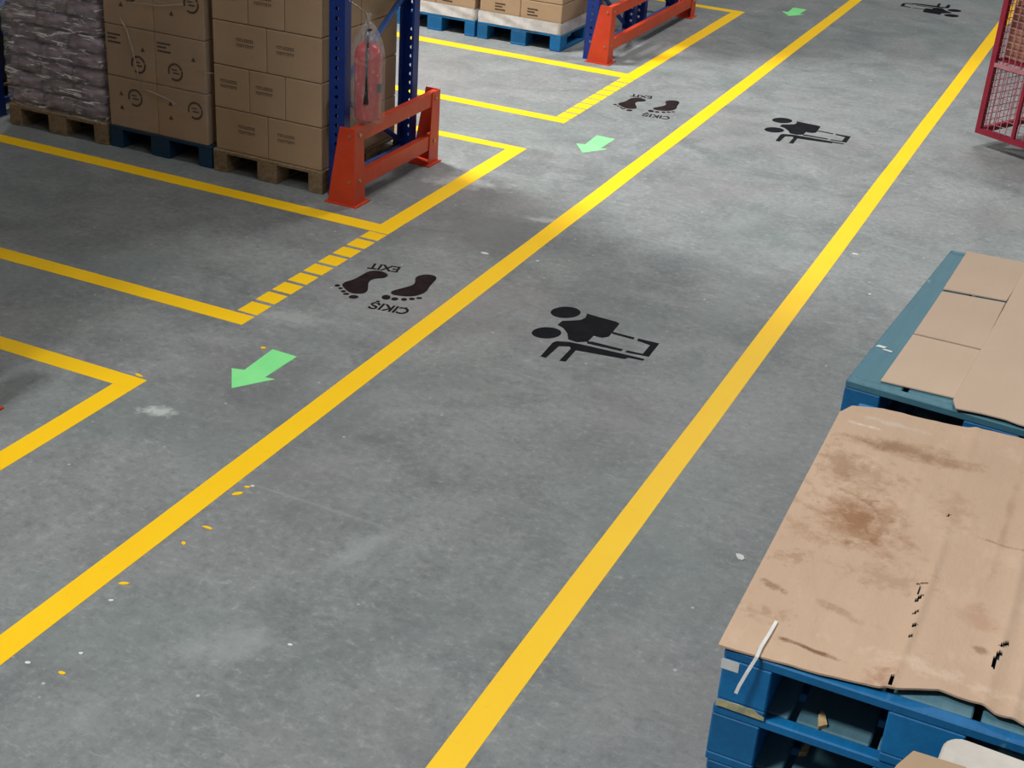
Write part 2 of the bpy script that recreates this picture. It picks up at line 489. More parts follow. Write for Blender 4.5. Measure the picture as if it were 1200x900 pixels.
# ------------------------------------------------------------------ floor stencils
def to_world(pts, ox, oy, sc, c):
    out = []
    for x, y in pts:
        p = onZ(ox+x/sc, oy+y/sc, 0.0)
        out.append((p.x-c[0], p.y-c[1]))
    return out
def smooth_poly(p, it=2):
    for _ in range(it):
        q = []
        n = len(p)
        for i in range(n):
            a, b = p[i], p[(i+1) % n]
            q += [(a[0]*.75+b[0]*.25, a[1]*.75+b[1]*.25), (a[0]*.25+b[0]*.75, a[1]*.25+b[1]*.75)]
        p = q
    return p
def ell(cx, cy, rx, ry, n=20):
    return [(cx+rx*math.cos(2*math.pi*i/n), cy+ry*math.sin(2*math.pi*i/n)) for i in range(n)]
ST = 0.0009
def text_mesh(txt, width, mat, z):
    cu = bpy.data.curves.new('lettering', 'FONT')
    cu.body = txt
    cu.align_x, cu.align_y = 'CENTER', 'CENTER'
    cu.size = 1.0
    cu.offset = 0.028
    cu.extrude = 0.0
    o = bpy.data.objects.new('lettering', cu)
    col.objects.link(o)
    bpy.context.view_layer.update()
    me = bpy.data.meshes.new_from_object(o.evaluated_get(bpy.context.evaluated_depsgraph_get()))
    bpy.data.objects.remove(o)
    xs = [v.co.x for v in me.vertices]
    k = width/(max(xs)-min(xs))
    bm = bmesh.new()
    bm.from_mesh(me)
    r = bmesh.ops.extrude_face_region(bm, geom=list(bm.faces))
    bmesh.ops.translate(bm, verts=[g for g in r['geom'] if isinstance(g, bmesh.types.BMVert)], vec=(0, 0, z/k))
    bmesh.ops.recalc_face_normals(bm, faces=bm.faces)
    bm.to_mesh(me)
    bm.free()
    for v in me.vertices:
        v.co *= k
        v.co.y *= 1.3
    me.materials.clear()
    me.materials.append(mat)
    return me

# footprints
fc = onZ(453, 337)
foot_a = [(165,265),(200,240),(280,220),(350,180),(400,150),(470,135),(550,145),(600,175),(590,195),(550,210),(470,212),(425,235),(410,260),(412,325),(370,355),(270,355),(215,330),(175,290)]
foot_b = [(620,345),(640,325),(720,305),(830,275),(855,245),(850,210),(880,185),(950,172),(1030,180),(1060,210),(1020,250),(985,290),(960,335),(900,365),(820,382),(700,375),(640,362)]
toes = [(123,277,26,11),(152,303,20,9),(180,332,24,10),(205,356,30,10),(275,384,45,17),(580,388,42,22),(660,403,34,15),(748,408,28,14),(822,403,28,12),(890,395,28,10)]
def footprints(loc, label):
    r = empty('footprint_marking', (loc[0], loc[1], 0))
    tag(r, label, 'floor stencil')
    for p in (foot_a, foot_b):
        MB().prism(smooth_poly(to_world(p, 380, 300, 8, fc)), 0, ST).build('sole', MAT['footpaint'], r)
    for t in toes:
        MB().prism(to_world(ell(*t), 380, 300, 8, fc), 0, ST).build('toe', MAT['footpaint'], r)
    for txt, a, b in (('EXIT', (712, 128), (420, 88)), ('ÇIKIŞ', (795, 522), (425, 452))):
        pa = onZ(380+a[0]/8, 300+a[1]/8); pb = onZ(380+b[0]/8, 300+b[1]/8)
        d = pb-pa
        o = link('lettering', text_mesh(txt, d.length*0.97, MAT['footpaint'], ST), r)
        mid = (pa+pb)/2
        o.location = (mid.x-fc.x, mid.y-fc.y, 0)
        o.rotation_euler.z = math.atan2(d.y, d.x)
    return r
footprints((fc.x, fc.y), 'dark footprints with EXIT lettering beside the widely gapped dashes')
p2 = onZ(760, 124.5)
footprints((p2.x, p2.y), 'dark footprints with EXIT lettering beside the long bright orange guard')

# figure stencils
sc0 = onZ(697, 392)
body = [(290,238),(325,208),(400,205),(470,200),(508,182),(520,150),(620,180),(745,213),(774,230),(740,270),(690,330),(640,340),(570,325),(525,370),(440,374),(372,352),(366,305),(335,264)]
barA = [(715,292),(892,338),(880,352),(716,308)]
barB = [(520,368),(560,370),(802,430),(786,444),(520,384)]
uend = [(920,345),(1084,384),(1002,488),(818,452),(832,438),(955,465),(1012,397),(910,362)]
lower = [(155,484),(250,378),(280,366),(380,372),(480,392),(845,476),(970,506),(955,518),(840,495),(815,506),(432,437),(352,526),(303,518),(392,425),(385,408),(300,405),(197,497)]
def figure_sign(loc, rz, label):
    r = empty('figure_stencil', (loc[0], loc[1], 0), rz)
    tag(r, label, 'floor stencil')
    for nm, p in (('figure_head', ell(352, 141, 117, 44, 28)), ('figure_head', ell(203, 301, 116, 44, 28)), ('figure_body', body),
                  ('frame_bar', barA), ('frame_bar', barB), ('frame_end', uend), ('bench_outline', lower)):
        MB().prism(to_world(p, 610, 345, 6.6667, sc0), 0, ST).build(nm, MAT['stencil'], r)
    return r
figure_sign((sc0.x, sc0.y), 0, 'black stencil of two round-headed figures, the one level with the large footprints')
p = onZ(945, 154)
figure_sign((p.x, p.y), 0, 'black stencil of two round-headed figures across from the smaller footprints')
p = onZ(1092, 11)
figure_sign((p.x, p.y), math.pi, 'black figure stencil turned the other way, farthest up the aisle past the red cage')

# green arrows
ac = onZ(305, 432)
arrow = [(319.5,409.4),(348,418.1),(310.5,442.4),(322.5,444.5),(271.5,455),(271.5,431.6),(286.5,433.6)]
am = MB().prism([(onZ(x, y).x-ac.x, onZ(x, y).y-ac.y) for x, y in arrow], 0, 0.0012).mesh('green_arrow', MAT['green'])
for (px, py), rz, lab in (((305, 432), 0, 'pale green floor arrow by the pointed yellow corner and pale scrape'),
                          ((697, 169), 0, 'pale green floor arrow between the two pairs of footprints'),
                          ((931, 14), 0, 'pale green floor arrow farthest up the aisle, beyond the small footprints')):
    p = onZ(px, py)
    tag(link('green_arrow', am, None, (p.x, p.y, 0), rz), lab, 'floor arrow')

# ------------------------------------------------------------------ pallets (0.8 x 1.2 x 0.144, blocks and boards)
PW, PL, PH = 0.8, 1.2, 0.144
def board_mesh(sx, sy, sz, mat):
    return MB().box(-sx/2, sx/2, -sy/2, sy/2, 0, sz).mesh('board', mat, 0.003)
def make_pallet(mat_deck, mat_side):
    """origin: front-left bottom corner; X across 0.8, Y along 1.2"""
    r = empty('pallet')
    bw = (PW-4*.016)/5
    deck = board_mesh(bw, PL-.064, .022, mat_deck)
    lead = board_mesh(PW, .03, .022, mat_deck if mat_deck is MAT['palteal'] else mat_side)
    stringer = board_mesh(PW-.004, .09, .022, mat_side)
    blk_n = board_mesh(.1, .145, .100, mat_side)
    blk_w = board_mesh(.145, .145, .100, mat_side)
    bot_n = board_mesh(.1, PL, .022, mat_side)
    bot_w = board_mesh(.145, PL, .022, mat_side)
    for i in range(5):
        link('deck_board', deck, r, (bw/2+i*(bw+.016), PL/2, .122))
    for y in (.015, PL-.015):
        link('lead_board', lead, r, (PW/2, y, .122))
    for y in (.0725, PL/2, PL-.0725):
        for xx, m in ((.05, blk_n), (PW/2, blk_w), (PW-.05, blk_n)):
            link('block', m, r, (xx, y, .022))
    for y in (.195, PL/2+.125, PL-.195):
        link('stringer_board', stringer, r, (PW/2, y, .0995))
    for xx, m in ((.05, bot_n), (PW/2, bot_w), (PW-.05, bot_n)):
        link('bottom_board', m, r, (xx, PL/2, 0))
    return r
P_blue = make_pallet(MAT['paldeck'], MAT['palblue'])
P_teal = make_pallet(MAT['palteal'], MAT['palblue'])
P_shade = make_pallet(MAT['palshade'], MAT['palshade'])
P_wood = make_pallet(MAT['palwood'], MAT['palwood'])
used = set()
def place(proto, loc, rz, label, group=None):
    if proto.name in used:
        o = copy_tree(proto)
    else:
        used.add(proto.name)
        o = proto
    o.location = loc
    o.rotation_euler.z = rz
    if 'group' in o.keys(): del o['group']
    return tag(o, label, 'pallet', group)

# near stack beside the aisle, nine pallets
NS = (-0.461, 2.232)
rr = random.Random(3)
for i in range(9):
    top = i == 8
    j = 0 if top else 1
    o = place(P_blue, (NS[0]+j*rr.uniform(-.006, .006), NS[1]+j*rr.uniform(-.006, .006), i*PH), j*rr.uniform(-.006, .006),
              'topmost blue pallet of the near stack, under the stained cardboard' if top else ORD[8-i]+' blue pallet from the top in the stack under the stained cardboard',
              None if top else 'pallets below the stained cardboard')
    if top: near_top = o
# sticker and bare worn wood on the top pallet's corner block
MB().box(-.002, .034, -.0012, -.0002, .096, .120).build('sticker', MAT['paper'], near_top)
wm = MB()
rr = random.Random(5)
tp = [(0.0, .003)]+[(.015*i, .016+rr.uniform(-.004, .006)) for i in range(7)]+[(.1, .010), (.1, .002)]
wm.prism_y(tp[::-1], -.0012, .0)
o = wm.build('bare_wood_patch', MAT['worn'], near_top)

# second stack behind it, slightly turned
S2 = (-0.524, 3.548)
S2R = math.radians(-4.2)
for i in range(9):
    top = i == 8
    j = 0 if top else 1
    place(P_teal, (S2[0]+j*rr.uniform(-.006, .006), S2[1]+j*rr.uniform(0, .006), i*PH), S2R+j*rr.uniform(-.006, .006),
          'topmost worn teal pallet under the clean tan cardboard panels' if top else ORD[8-i]+' pallet from the top in the stack under clean cardboard panels',
          None if top else 'pallets below the clean cardboard panels')
# third stack, mostly out of view, carrying the white box
for i in range(8):
    place(P_blue, (-0.075, 0.93, i*PH), 0.0, 'blue pallet in the stack carrying the white plastic box', 'pallets below the white box')

# ------------------------------------------------------------------ stained cardboard on the near stack
def lerp_pts(pts, x):
    if x <= pts[0][0]: return pts[0][1]
    for (a, b), (c, d) in zip(pts, pts[1:]):
        if x <= c: return b+(d-b)*(x-a)/(c-a)
    return pts[-1][1]
def stained_card():
    N = kraft('stained_cardboard', srgb(186, 158, 134), srgb(196, 168, 143), srgb(160, 132, 108), 0.0)
    lk = N.p.inputs['Base Color'].links[0].from_socket
    c = lk
    for (px, py, rx, ry, a, cc, k, wob, ws, soft) in (
            (1008, 612, .075, .11, 0.2, (134, 94, 64), 0.9, 0.75, 26, 0.8),
            (1000, 612, .14, .17, 0.2, (156, 118, 88), 0.6, 0.95, 16, 0.9),
            (1065, 530, .17, .05, -0.05, (140, 104, 76), 0.7, 0.7, 12, 0.8),
            (1015, 520, .09, .03, -0.05, (128, 92, 66), 0.7, 0.6, 16, 0.8),
            (985, 545, .05, .10, 0.3, (150, 116, 90), 0.6, 0.9, 20, 0.8),
            (945, 762, .075, .009, -0.12, (120, 84, 62), 0.9, 0.5, 20, 0.6),
            (905, 690, .035, .012, -0.3, (120, 90, 66), 0.6, 1.0, 40, 0.8),
            (985, 720, .06, .02, -0.2, (150, 116, 90), 0.5, 0.8, 24, 0.8),
            (1050, 500, .12, .012, -0.02, (196, 184, 168), 0.6, 0.9, 24, 0.9),
            (1010, 500, .05, .010, -0.02, (214, 200, 184), 0.8, 0.9, 24, 0.9),
            (930, 655, .05, .03, 0.4, (150, 116, 90), 0.5, 1.0, 40, 0.9),
            (895, 720, .06, .03, 0.2, (152, 120, 94), 0.5, 1.0, 40, 0.9),
            (1040, 680, .10, .05, 0.1, (156, 124, 98), 0.45, 1.0, 30, 0.9),
            (1120, 600, .05, .10, 0.1, (160, 128, 102), 0.4, 1.0, 30, 0.9),
            (1010, 560, .12, .10, 0.1, (152, 118, 92), 0.45, 1.0, 26, 0.9),
            (1110, 800, .18, .03, -0.05, (214, 190, 168), 0.5, 0.9, 24, 0.9),
            (1030, 798, .03, .04, 0.0, (150, 108, 82), 0.6, 0.9, 30, 0.9),
            (1150, 765, .022, .018, 0, (140, 104, 80), 0.7, 0.4, 30, 0.5),
            (1170, 640, .06, .006, -0.1, (120, 88, 66), 0.6, 0.8, 30, 0.9),
            (1178, 620, .012, .30, 0.0, (160, 128, 102), 0.45, 0.7, 14, 0.9),
            (1150, 730, .05, .05, 0.0, (170, 134, 108), 0.5, 0.8, 14, 0.9)):
        q = onZ(px, py, 1.3)
        b = N.blob((q.x, q.y), rx, ry, a, wob, ws, soft)
        c = N.mix(N.math('MULTIPLY', b, k), c, srgb(*cc))
    v = N.coord('Object')
    sm_ = N.noise(v, 30, 8, 0.75, 0.6)
    c = N.mix(N.rng(sm_, 0.60, 0.75, 0, 0.35), c, srgb(140, 112, 88))
    lt = N.noise(N.coord('Object', scale=(2.2, 1, 1)), 5, 7, 0.7, 0.2)
    c = N.mix(N.rng(lt, 0.55, 0.72, 0, 0.35), c, srgb(212, 188, 164))
    N.l(c, N.p.inputs['Base Color'])
    wr = N.noise(N.coord('Object', scale=(2.4, 1, 1)), 5, 8, 0.65, 0.3)
    N.bump(wr, 0.45, 0.012)
    return N.m
MAT['stained'] = stained_card()
def near_card():
    near = [(845,757),(900,773),(960,791),(1010,803),(1043,812),(1060,813),(1100,814),(1120,822),(1150,832),(1165,842),(1190,850)]
    far = [(985,484),(998,477),(1034,480),(1073,489),(1135,503),(1190,514)]
    nw = [(onZ(*p, 1.302).x, onZ(*p, 1.302).y) for p in near]+[(.36, 2.24)]
    fw_ = [(onZ(*p, 1.302).x, onZ(*p, 1.302).y) for p in far]+[(.36, 3.44)]
    nx, ny = 220, 300
    xl = lambda t: -0.474+(-0.492+0.474)*t
    slits = [((1075, 687), (1085, 689), .0038), ((1077, 691), (1075, 701), .0018), ((1072, 709), (1079, 703), .0042), ((1070, 725), (1074, 722), .0036),
             ((1068, 741), (1072, 738), .0036), ((1064, 754), (1067, 751), .003), ((1044, 800), (1042, 810), .004),
             ((1172, 762), (1180, 757), .0045), ((1166, 776), (1171, 769), .005), ((1163, 787), (1165, 778), .003), ((1110, 608), (1112, 606), .003)]
    sw = [(onZ(*a, 1.3), onZ(*b, 1.3), r) for a, b, r in slits]
    def hole(x, y):
        for a, b, r in sw:
            d = b-a
            t = max(0, min(1, ((x-a.x)*d.x+(y-a.y)*d.y)/max(d.length_squared, 1e-9)))
            if math.hypot(x-a.x-d.x*t, y-a.y-d.y*t) < r: return True
        return False
    top, bot = [], []
    creases = [(-.150, .012, .006), (-.125, .05, .005), (.02, .016, .007), (.075, .012, .004), (-.34, .02, .0015), (-.25, .012, .0015)]
    for j in range(ny+1):
        t = j/ny
        for i in range(nx+1):
            s_ = i/nx
            x = xl(t)+(0.36-xl(t))*s_
            y0, y1 = lerp_pts(nw, x), lerp_pts(fw_, x)
            y = y0+(y1-y0)*t
            z = 1.2992+0.0012*(1+math.sin(x*9+y*4))+0.0008*(1+math.sin(y*13-x*17))
            for cx, w_, h in creases:
                cc = cx+0.01*math.sin(y*3)
                z += h*math.exp(-((x-cc)/w_)**2)*(0.6+0.4*math.sin(y*5+cx*30))
            if t < 0.1 and -.16 < x < .36:
                z += .010*(1-t/0.1)*max(0, math.sin((x+.16)*9))
            z = max(z, 1.2972)
            bot.append((x, y, z)); top.append((x, y, z+0.0045))
    fs = []
    K = nx+1
    B = len(top)
    keep = set()
    for j in range(ny):
        for i in range(nx):
            k = j*K+i
            cx = (top[k][0]+top[k+K+1][0])/2; cy = (top[k][1]+top[k+K+1][1])/2
            if not hole(cx, cy): keep.add((i, j))
    for (i, j) in keep:
        k = j*K+i
        fs.append((k, k+1, k+K+1, k+K))
        fs.append((B+k, B+k+K, B+k+K+1, B+k+1))
        if (i-1, j) not in keep: fs.append((k, k+K, B+k+K, B+k))
        if (i+1, j) not in keep: fs.append((k+K+1, k+1, B+k+1, B+k+K+1))
        if (i, j-1) not in keep: fs.append((k+1, k, B+k, B+k+1))
        if (i, j+1) not in keep: fs.append((k+K, k+K+1, B+k+K+1, B+k+K))
    m = MB()
    m.add(top+bot, fs)
    o = m.build('cardboard_sheet', MAT['stained'])
    tag(o, 'stained torn brown cardboard sheet lying on the near blue pallet stack', 'cardboard')
near_card()

# strap trailing over the edge
sp = [onZ(910, 728, 1.3075), onZ(902, 742, 1.3085), onZ(892, 758, 1.309), onZ(888, 768, 1.307)]
sp[-1].y = min(sp[-1].y, 2.222)
e0 = sp[-1]
sp += [Vector((e0.x-.012, 2.214, 1.27)), Vector((e0.x-.022, 2.211, 1.235)), Vector((e0.x-.026, 2.210, 1.215))]
sm = MB()
vs_ = []
for q in sp:
    vs_ += [(q.x-.0035, q.y, q.z), (q.x+.0035, q.y-.001, q.z), (q.x+.0035, q.y-.0015, q.z+.0012), (q.x-.0035, q.y-.0005, q.z+.0012)]
fs = [(0, 1, 2, 3), tuple(4*(len(sp)-1)+k for k in (3, 2, 1, 0))]
for i in range(len(sp)-1):
    fs += [(4*i+k, 4*i+4+k, 4*i+4+(k+1) % 4, 4*i+(k+1) % 4) for k in range(4)]
sm.add(vs_, fs)
tag(sm.build('plastic_strap', MAT['paper']), 'thin white plastic strap trailing over the stained cardboard edge', 'strap')

# splinters lying in the fork opening on the second pallet's deck
def splinter(px, py, z, sx, sy, sz, label, rz=0.3):
    q = onZ(px, py, z)
    m = MB()
    m.prism([(-sx/2, -sy/2), (sx/2, -sy*.3), (sx*.35, sy*.35), (0, sy/2), (-sx*.4, sy*.2)], 0, sz)
    o = m.build('wood_splinter', MAT['splinter'])
    o.location = (q.x, q.y, z)
    o.rotation_euler.z = rz
    tag(o, label, 'wood scrap')
splinter(963, 846, 8*PH+.0005, .018, .05, .008, 'pale wood splinter in the middle of the fork opening under stained cardboard')
splinter(1048, 862, 8*PH+.0005, .030, .014, .008, 'small pale wood splinter at the end of the fork opening', 0.1)
splinter(944, 880, 7*PH+.0005, .014, .05, .012, 'yellowish wood splinter in the lower fork opening of the near stack', -0.1)

# ------------------------------------------------------------------ clean cardboard panels on the second stack
def quad_sheet(name, pts, z, th, label, group=None, mat=None):
    q = [onZ(px, py, z) for px, py in pts]
    c = sum(q, Vector())/len(q)
    m = MB().prism([(p.x-c.x, p.y-c.y) for p in q], 0, th)
    o = m.build(name, mat or MAT['kraft_clean'], None, 0.0015)
    o.location = (c.x, c.y, z)
    return tag(o, label, 'cardboard', group)
zt = 9*PH+.0015
quad_sheet('cardboard_sheet', [(1031.5,447.5),(1069.5,393.5),(1150,412.5),(1118.5,468)], zt, .006, 'tan cardboard panel on the teal pallet, next to the stained sheet')
quad_sheet('cardboard_sheet', [(1070.5,392),(1103.5,343),(1178,356.5),(1151,411)], zt, .006, 'middle tan cardboard panel of three in a row on the teal pallet')
quad_sheet('cardboard_sheet', [(1105,340),(1133,296),(1208,311),(1179.5,354)], zt, .006, 'tan cardboard panel at the end of the row away from the stained sheet')
zl = zt+.0065
poly = [onZ(px, py, zl) for px, py in ((1203, 311.5), (1186, 344), (1116.5, 470), (1119.5, 480), (1150, 486), (1178, 493), (1194, 499))]
poly += [Vector((.20, 3.50, zl)), Vector((.275, 4.66, zl))]
c = sum(poly, Vector())/len(poly)
o = MB().prism([(p.x-c.x, p.y-c.y) for p in poly], 0, .006).build('cardboard_sheet', MAT['kraft_clean'], None, 0.0015)
o.location = c
tag(o, 'long tan cardboard panel lying beside the row of three on the teal pallet', 'cardboard')

# ------------------------------------------------------------------ white box and kraft carton on the third stack
zb = 1.36
a, b, c_ = onZ(1113, 853, zb), onZ(1095, 893, zb), onZ(1190, 870, zb)
bx0, bx1, by1 = -.026, .36, 2.12
z0 = 8*PH
def rrect(x0, x1, y0, y1, r, n=5):
    out = []
    for cx, cy, a0 in ((x1-r, y1-r, 0), (x0+r, y1-r, 90), (x0+r, y0+r, 180), (x1-r, y0+r, 270)):
        out += [(cx+r*math.cos(math.radians(a0+90*i/n)), cy+r*math.sin(math.radians(a0+90*i/n))) for i in range(n+1)]
    return out
wr = empty('plastic_box', (0.167, 1.95, z0), math.radians(-3))
MB().prism(rrect(-.19, .19, -.14, .16, .03), 0, .165).build('box_body', MAT['white'], wr)
lid = MB()
lid.prism(rrect(-.197, .197, -.147, .167, .035), .166, .200)
lid.build('lid', MAT['white'], wr, 0.004)
MB().prism(rrect(-.17, .17, -.12, .14, .025), .2005, .206).build('lid_panel', MAT['white'], wr)
tag(wr, 'white plastic box with rounded lid beside the near blue pallet stack', 'box')
quad_sheet('cardboard_scrap', [(1070,881),(1131,900),(1160,925),(1095,985),(1015,950),(1050,898)], z0+.2075, .004, 'torn brown cardboard scrap lying on the white plastic box', None, MAT['kraft'])

# ------------------------------------------------------------------ racks
UPW, UPD = 0.105, 0.07
def upright_mesh(height, holes_from, pitch=0.058, r=0.012, flip=False):
    """perforated C-section; plate at y=0 (or y=UPD when flip), open on the other side. x centred."""
    m = MB()
    yp = UPD if flip else 0.0
    t = 0.003
    ys = yp
    # perforated plate: column of square cells with octagonal holes, flanked by solid strips
    hw = pitch/2
    n = int(height/pitch)
    def cell(cx, z0, hole):
        a = [(cx-hw, z0), (cx+hw, z0), (cx+hw, z0+pitch), (cx-hw, z0+pitch)]
        if not hole:
            m.add([(x, ys, z) for x, z in a], [(0, 1, 2, 3)])
            return
        oc = [(cx+r*math.cos(math.radians(-135+45*k)), z0+hw+r*math.sin(math.radians(-135+45*k))) for k in range(8)]
        P = [a[0], (cx, z0), a[1], (cx+hw, z0+hw), a[2], (cx, z0+pitch), a[3], (cx-hw, z0+hw)]
        vs_ = [(x, ys, z) for x, z in P+oc]
        m.add(vs_, [(k, (k+1) % 8, 8+(k+1) % 8, 8+k) for k in range(8)])
    for i in range(n):
        cell(0, i*pitch, i*pitch > holes_from and i*pitch < 2.2)
    top = n*pitch
    for x0, x1 in ((-UPW/2, -hw), (hw, UPW/2)):
        m.add([(x0, ys, 0), (x1, ys, 0), (x1, ys, top), (x0, ys, top)], [(0, 1, 2, 3)])
    y0, y1 = 0, UPD
    yo = 0.0 if flip else UPD
    for sx in (-1, 1):
        m.box(sx*UPW/2-(t if sx > 0 else 0), sx*UPW/2+(t if sx < 0 else 0), y0+(0.0004 if not flip else 0), y1-(0.0004 if flip else 0), 0, top)
        xx = sx*UPW/2
        lip = 0.016
        m.box(min(xx, xx-sx*lip), max(xx, xx-sx*lip), yo-t/2, yo+t/2, 0, top)
    return m.mesh('upright', MAT['rackblue'])
UP_F = upright_mesh(6.4, 0.1)
UP_B = upright_mesh(6.4, 0.1, flip=True)
def rack(y0, y1, xs, label, beams=True, lvl=(2.0, 4.0)):
    """y0 front face of front upright, y1 back face of the rear upright, xs upright centre lines"""
    r = empty('pallet_rack', (xs[0], y0, 0))
    ox, oy = xs[0], y0
    for x in xs:
        link('upright', UP_F, r, (x-ox, 0, .006))
        link('upright', UP_B, r, (x-ox, y1-UPD-oy, .006))
        for yy in (y0, y1-UPD):
            MB().box(x-ox-.053, x-ox+.053, yy-oy-.012, yy-oy+UPD+.012, 0, .006).build('base_plate', MAT['rackblue'], r)
        xb = x-ox-0.025
        ya, yb = y0-oy+UPD+.004, y1-UPD-oy-.004
        MB().bar((xb, ya, .075), (xb, yb, .075), .025, .035).build('brace', MAT['braceblue'], r, 0.002)
        zs = [.62, .10, ]
        z = .62
        MB().bar((xb, ya, .60), (xb, yb, .125), .022, .035, (1, 0, 0)).build('brace', MAT['rackblue'], r, 0.002)
        zz = .63
        k = 0
        while zz < 5.6:
            a_, b_ = (ya, yb) if k % 2 == 0 else (yb, ya)
            MB().bar((xb, a_, zz), (xb, b_, zz+.44), .022, .035, (1, 0, 0)).build('brace', MAT['braceblue'], r, 0.002)
            zz += .46
            k += 1
    if beams:
        for zl in lvl:
            for a_, b_ in zip(xs, xs[1:]):
                lo, hi = min(a_, b_)+UPW/2, max(a_, b_)-UPW/2
                for yy in (y0, y1-.05):
                    MB().box(lo-ox+.001, hi-ox-.001, yy-oy, yy-oy+.05, zl-.12, zl).build('beam', MAT['beam'], r)
    return tag(r, label, 'rack')
XR = -4.2855
rack(7.05, 7.97, (XR, XR-2.72), 'blue perforated steel pallet rack frame with the red extinguisher hanging on it')
rack(11.15, 12.13, (XR, XR-2.72), 'blue steel pallet rack behind the long bright orange guard')
rack(12.33, 13.31, (XR, XR-2.72), 'blue steel rack frame at the far half of the long bright orange guard')
rack(2.98, 3.92, (XR-.02, XR-2.74), 'blue steel pallet rack beyond the pointed yellow corner line')

# upper storeys of the racks
UL = MB().box(-.4, .4, 0, 1.0, .0, 1.25).mesh('wrapped_load', MAT['kraft'], .02)
def upper(y, xs, zs, label):
    for z in zs:
        for x in xs:
            o = place(P_wood, (x-.4, y-.08, z+.0005), 0, 'bare wooden pallet on the beams, '+label, 'pallets on the beams '+label)
            tag(link('carton_load', UL, None, (x, y, z+PH+.001)), 'wrapped brown load on the beams '+label, 'load', 'upper loads '+label)
MAT['darkwrap'] = simple('black_stretch_wrap', srgb(34, 34, 42), srgb(48, 48, 60), 0.3, 8, bump=0.5)
place(P_wood, (-7.93, 7.0, 0), 0, 'wooden pallet under the black-wrapped load in the next bay')
tag(MB().box(-.39, .39, 0, 1.0, 0, 1.3).build('wrapped_load', MAT['darkwrap'], None, .02), 'tall black-wrapped load in the bay next to the mauve sacks', 'load').location = (-7.53, 7.04, PH+.001)
xs3 = (-4.78, -5.645, -6.51)
upper(7.06, xs3, (2.0, 4.0), 'above the brown cartons')
upper(11.16, xs3, (2.0,), 'above the white film skirts')
upper(2.99, tuple(x+.02 for x in xs3), (0.0, 2.0, 4.0), 'in the rack by the pointed corner line')

# ------------------------------------------------------------------ orange guards
def guard(y0, y1, label, xo=-4.08):
    r = empty('rack_guard', (xo, y0, 0))
    L = y1-y0
    D = .13
    H = .485
    t = .006
    for yy, sgn in ((0.0, 1), (L, -1)):
        # bent post: tapered end plate plus side plate towards the aisle
        ya, yb = (yy, yy+t) if sgn > 0 else (yy-t, yy)
        m = MB()
        m.prism_y([(-.185, .008), (0, .008), (0, H), (-.105, H), (-.118, H+.006), (-.125, H-.01)][:4], ya, yb)
        o = m.build('end_post', MAT['orange'], r)
        s0, s1 = (t, D) if sgn > 0 else (L-D, L-t)
        m = MB()
        if sgn > 0:
            m.add([(-t, s0, .008), (-t, s1, .008), (-t, s1-.03, H), (-t, s0, H), (0, s0, .008), (0, s1, .008), (0, s1-.03, H), (0, s0, H)],
                  [(0, 1, 2, 3), (7, 6, 5, 4), (1, 0, 4, 5), (2, 1, 5, 6), (3, 2, 6, 7), (0, 3, 7, 4)])
        else:
            m.add([(-t, s0, .008), (-t, s1, .008), (-t, s1, H), (-t, s0+.03, H), (0, s0, .008), (0, s1, .008), (0, s1, H), (0, s0+.03, H)],
                  [(0, 1, 2, 3), (7, 6, 5, 4), (1, 0, 4, 5), (2, 1, 5, 6), (3, 2, 6, 7), (0, 3, 7, 4)])
        m.build('side_plate', MAT['orange'], o)
        b0, b1 = (-.012, D+.03) if sgn > 0 else (L-D-.03, L+.012)
        c0, c1 = (b0, .03) if sgn > 0 else (L-.012, b1)
        fp = MB().box(-.20, -.135, c0, c1, 0, .008)
        fp.box(-.135, .022, b0, b1, 0, .008)
        fp.build('foot_plate', MAT['orange'], r)
        yb_ = yy+sgn*.06
        for z in (.155, .437):
            MB().tube([(.0, yb_, z), (.007, yb_, z)], .012, 6).build('bolt', MAT['bolt'], r)
            yf = yy-sgn*.006
            MB().tube([(-.035, yf, z), (-.035, yy, z)], .010, 6).build('bolt', MAT['bolt'], r)
    for z0_, z1_ in ((.104, .198), (.392, .478)):
        m = MB()
        y_a, y_b = t+.004, L-t-.004
        m.box(-.012, -.0065, y_a, y_b, z0_, z1_)          # web towards the aisle
        m.box(-.050, -.012, y_a, y_b, z0_, z0_+.006)
        m.box(-.050, -.012, y_a, y_b, z1_-.006, z1_)
        m.build('rail', MAT['orange'], r)
    return tag(r, label, 'guard')
guard(6.92, 8.0, 'short orange rack guard below the hanging red extinguisher')
guard(11.06, 13.39, 'long bright orange rack guard beside the pallets with white film')
guard(2.87, 3.95, 'orange rack guard beyond the pointed yellow corner line')

# ------------------------------------------------------------------ cartons on the ground level
carton_cache = {}
def carton(x0, x1, y0, y1, z0_, z1_, label, group, prints=(), mat='kraft', name='carton'):
    g = .0015
    key = (round(x1-x0, 3), round(y1-y0, 3), round(z1_-z0_, 3), mat)
    if key not in carton_cache:
        hx, hy, hz = (x1-x0)/2-g, (y1-y0)/2-g, (z1_-z0_)-.0015
        carton_cache[key] = MB().box(-hx, hx, -hy, hy, 0, hz).mesh('carton', MAT[mat], .006, False, 2)
    o = link(name, carton_cache[key], None, ((x0+x1)/2, (y0+y1)/2, z0_))
    tag(o, label, 'carton', group)
    for me, dx, dz in prints:
        pr = link('print', me, o, (dx, -(y1-y0)/2+g, dz))
    return o
def xz(polys, th=.0008):
    m = MB()
    for p in polys:
        a = sum(p[i][0]*p[(i+1) % len(p)][1]-p[(i+1) % len(p)][0]*p[i][1] for i in range(len(p)))
        if a < 0: p = p[::-1]
        m.prism_y(p, -th, 0)
    return m.mesh('print', MAT['print'])
def rect(x0, x1, z0_, z1_): return [(x0, z0_), (x1, z0_), (x1, z1_), (x0, z1_)]
